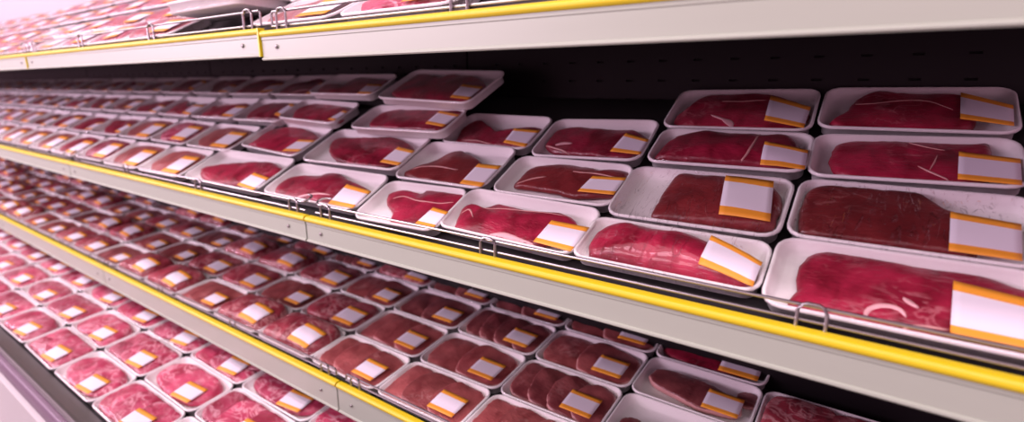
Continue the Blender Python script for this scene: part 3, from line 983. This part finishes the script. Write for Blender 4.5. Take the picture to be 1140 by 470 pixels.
WHERE = ['third section from the near end', 'second section from the near end', 'nearest section']
for name, shelf, yf, zz, up in (('top', TOP, .91, None, .052), ('middle', MID, 1.0, (-.4205, -.506), .040), ('lower', LOW, 1.065, (-1.063, -1.180), .036)):
    n = 0
    for k in range(1, -6, -1):
        x1 = SEAM + SEC * k
        x0 = x1 - SEC
        if k == 1:
            pass
        if name == 'top':
            zt, zb = (.152, .0696) if k == 1 else (.160, .0800)
        else:
            zt, zb = zz
        sh = shelf_section(shelf, yf, zt, zb, x0, x1, f'white price rail with yellow strip, {name} shelf, {ORD[n]} section from the near end', name == 'top')
        wire_guard(sh, yf, zt, x0, x1, up, name == 'middle')
        n += 1

# black step inserts that carry the raised back rows
edge = lambda k, sg: (PACKS[k][3][1] + sg * PACKS[k][2] / 2) / S
low_d = max(edge('E2', 1), edge('F2', 1)) + .022
mid_d = max(edge('E3', 1), edge('F3', 1)) + .022
xf = (PACKS['F3'][3][0] - PACKS['F3'][1] / 2) / S + .06
for shelf, xa, xb, h2, h3, da, db, text in ((MID, xf, -1.42, .0355, .0595, low_d, mid_d, 'short black step riser under the raised back packs at the middle shelf seam'),
                                            (MID, -12.0, xf - .08, .0195, .0335, .496, .714, 'long black step riser under the far back rows of the middle shelf'),
                                            (TOP, -12.0, -.82, .0115, .0255, .496, .714, 'black step riser under the raised back rows of the top shelf')):
    root = empty('step_riser', Matrix.Translation(Vector(shelf.p(xb * S, 0, 0))) @ Matrix.Rotation(shelf.a, 4, 'X'))
    XL = (xa - xb) * S
    MB().box(XL, 0.0, da * S, (db - .0005) * S, .0003, h2).build('lower_step', 'board', root)
    MB().box(XL, 0.0, db * S, .915 * S, .0003, h3).build('upper_step', 'board', root)
    tag(root, text, 'riser')

# ------------------------------------------------------------------ the case and the shop round it
XA, XB = SEAM - 6 * SEC, SEAM + SEC
case = empty('refrigerated_case', Matrix.Translation((0, 0, 0)))
zc = lambda z: EYE + z * S
d_in = -.205 * 1.25
yb = lambda d: WELL.o[1] + WELL.s[1] * d
zb_ = lambda d: WELL.o[2] + WELL.s[2] * d
df, dbk = -.222 * S, 1.05 * S
MB().prism(XA * S, XB * S, [(yb(df), zb_(df)), (yb(df), zb_(df) - .02), (yb(dbk), zb_(dbk) - .02), (yb(dbk), zb_(dbk))]).build('deck_pan', 'board', case)
yr = yb(df) / S
zr = (zb_(df) - EYE) / S
prof = [(yr + .004, zr - .03), (yr + .004, zr + .030), (yr - .055, zr + .052), (yr - .064, zr + .058), (yr - .072, zr + .058), (yr - .078, zr + .050), (yr - .080, zr + .035), (yr - .080, zr - .03)]
MB().prism(XA * S, XB * S, [(y * S, zc(z)) for y, z in prof]).build('front_rail', 'steel', case, smooth=True, auto=50)
prof = [(yr - .080, zr + .036), (yr - .092, zr + .036), (yr - .103, zr + .024), (yr - .108, zr + .0), (yr - .108, zr - .030), (yr - .102, zr - .048), (yr - .080, zr - .056)]
MB().prism(XA * S, XB * S, [(y * S, zc(z)) for y, z in prof]).build('bumper', 'bumper', case, smooth=True, auto=50)
prof = [(yr, zr - .03), (yr - .080, zr - .03), (yr - .090, zr - .057), (yr - .112, zr - .085), (yr - .112, -2.42), (yr - .05, -2.42), (yr - .05, -2.5), (yr, -2.5)]
MB().prism(XA * S, XB * S, [(y * S, zc(z)) for y, z in prof]).build('front_panel', 'panel', case)
tag(case, 'long refrigerated display case with steel front rail and purple bumper', 'display case')

for k in range(1, -6, -1):
    x1, x0 = SEAM + SEC * k - .005, SEAM + SEC * (k - 1) + .005
    xs = [x0]
    fl = []
    nx = 18
    step = .117
    st = x1 - .06
    for i in range(nx):
        c = st - i * step
        xs += [c - .0135, c + .0135]
    xs = sorted(xs + [x1])
    slot_z = [.146, .080, .014, -.052, -.118]
    zs = sorted([-1.35, .20] + [z + e for z in slot_z for e in (-.0036, .0036)])
    v, f, fi = [], [], []

    def q(a, b, c, d, m):
        i = len(v)
        v.extend([(p[0] * S, p[1] * S, zc(p[2])) for p in (a, b, c, d)])
        f.append((i, i + 1, i + 2, i + 3)); fi.append(m)
    for a in range(len(xs) - 1):
        for b in range(len(zs) - 1):
            X0, X1, Z0, Z1 = xs[a], xs[a + 1], zs[b], zs[b + 1]
            hole = a % 2 == 1 and b % 2 == 1 and (X1 - X0) < .03
            Y = WALL_Y
            if hole:
                Yd = WALL_Y + .012
                q((X0, Yd, Z0), (X1, Yd, Z0), (X1, Yd, Z1), (X0, Yd, Z1), 1)
                q((X0, Y, Z0), (X1, Y, Z0), (X1, Yd, Z0), (X0, Yd, Z0), 1)
                q((X0, Yd, Z1), (X1, Yd, Z1), (X1, Y, Z1), (X0, Y, Z1), 1)
                q((X0, Y, Z0), (X0, Yd, Z0), (X0, Yd, Z1), (X0, Y, Z1), 1)
                q((X1, Yd, Z0), (X1, Y, Z0), (X1, Y, Z1), (X1, Yd, Z1), 1)
            else:
                q((X0, Y, Z0), (X1, Y, Z0), (X1, Y, Z1), (X0, Y, Z1), 0)
    # returns that give the panel its thickness
    for X in (x0, x1):
        q((X, WALL_Y, -1.35), (X, WALL_Y + .03, -1.35), (X, WALL_Y + .03, .2), (X, WALL_Y, .2), 0)
    o = mesh_obj('wall_back', v, f, 'wall', mats=['wall', 'slot'], fidx=fi, smooth=False)
    o['kind'] = 'structure'
o = MB().box(XA * S, XB * S, (WALL_Y + .03) * S, (WALL_Y + .06) * S, 0, EYE + 1.1).build('wall_back', 'slot'); o['kind'] = 'structure'
o = MB().box(XA * S, XB * S, (WALL_Y) * S, (WALL_Y + .029) * S, EYE + .201 * S, EYE + 1.1).build('wall_back', 'upper'); o['kind'] = 'structure'
o = MB().box(-12, 4, -4, 1.6, -.05, 0).build('floor', 'floor'); o['kind'] = 'structure'

# ------------------------------------------------------------------ light


def area(name, loc, target, sx, sy, power, col):
    l = bpy.data.lights.new(name, 'AREA')
    l.shape = 'RECTANGLE'; l.size = sx; l.size_y = sy
    l.energy = power; l.color = col
    o = bpy.data.objects.new(name, l); C.objects.link(o)
    o.location = loc
    o.rotation_euler = (Vector(target) - Vector(loc)).to_track_quat('-Z', 'Y').to_euler()
    return o


PINK = (1.0, 0.74, 0.86)
WARM = (1.0, 0.87, 0.88)
area('canopy_lamp', (-3.0, 0.12, EYE + .95), (-3.0, .70, EYE - .2), 9.0, .10, 36, PINK)
area('ceiling_lamp', (-3.0, -.55, EYE + 1.6), (-3.0, -.2, EYE), 10.0, .25, 62, WARM)
area('ceiling_lamp', (-3.0, -1.9, EYE + 1.6), (-3.0, -1.5, EYE), 10.0, .25, 60, WARM)
area('ceiling_lamp', (-6.5, -3.8, EYE + 1.6), (-5.5, 0, EYE), 9.0, .30, 120, (1.0, .78, .97))
area('back_row_fill', (-6.5, -3.2, EYE + .75), (-5.8, .8, EYE - .1), 7.0, .35, 210, (1.0, .70, .92))  # added fill, no known fixture: brightens the far-left back rows under the top shelf
w = bpy.data.worlds.new('shop')
bpy.context.scene.world = w
w.use_nodes = True
w.node_tree.nodes['Background'].inputs[0].default_value = (1.0, .52, .72, 1)
w.node_tree.nodes['Background'].inputs[1].default_value = .52

sc = bpy.context.scene
sc.view_settings.view_transform = 'Standard'
sc.view_settings.look = 'None'
sc.view_settings.exposure = 0.16
sc.view_settings.gamma = 1.0
sc.view_settings.use_curve_mapping = False
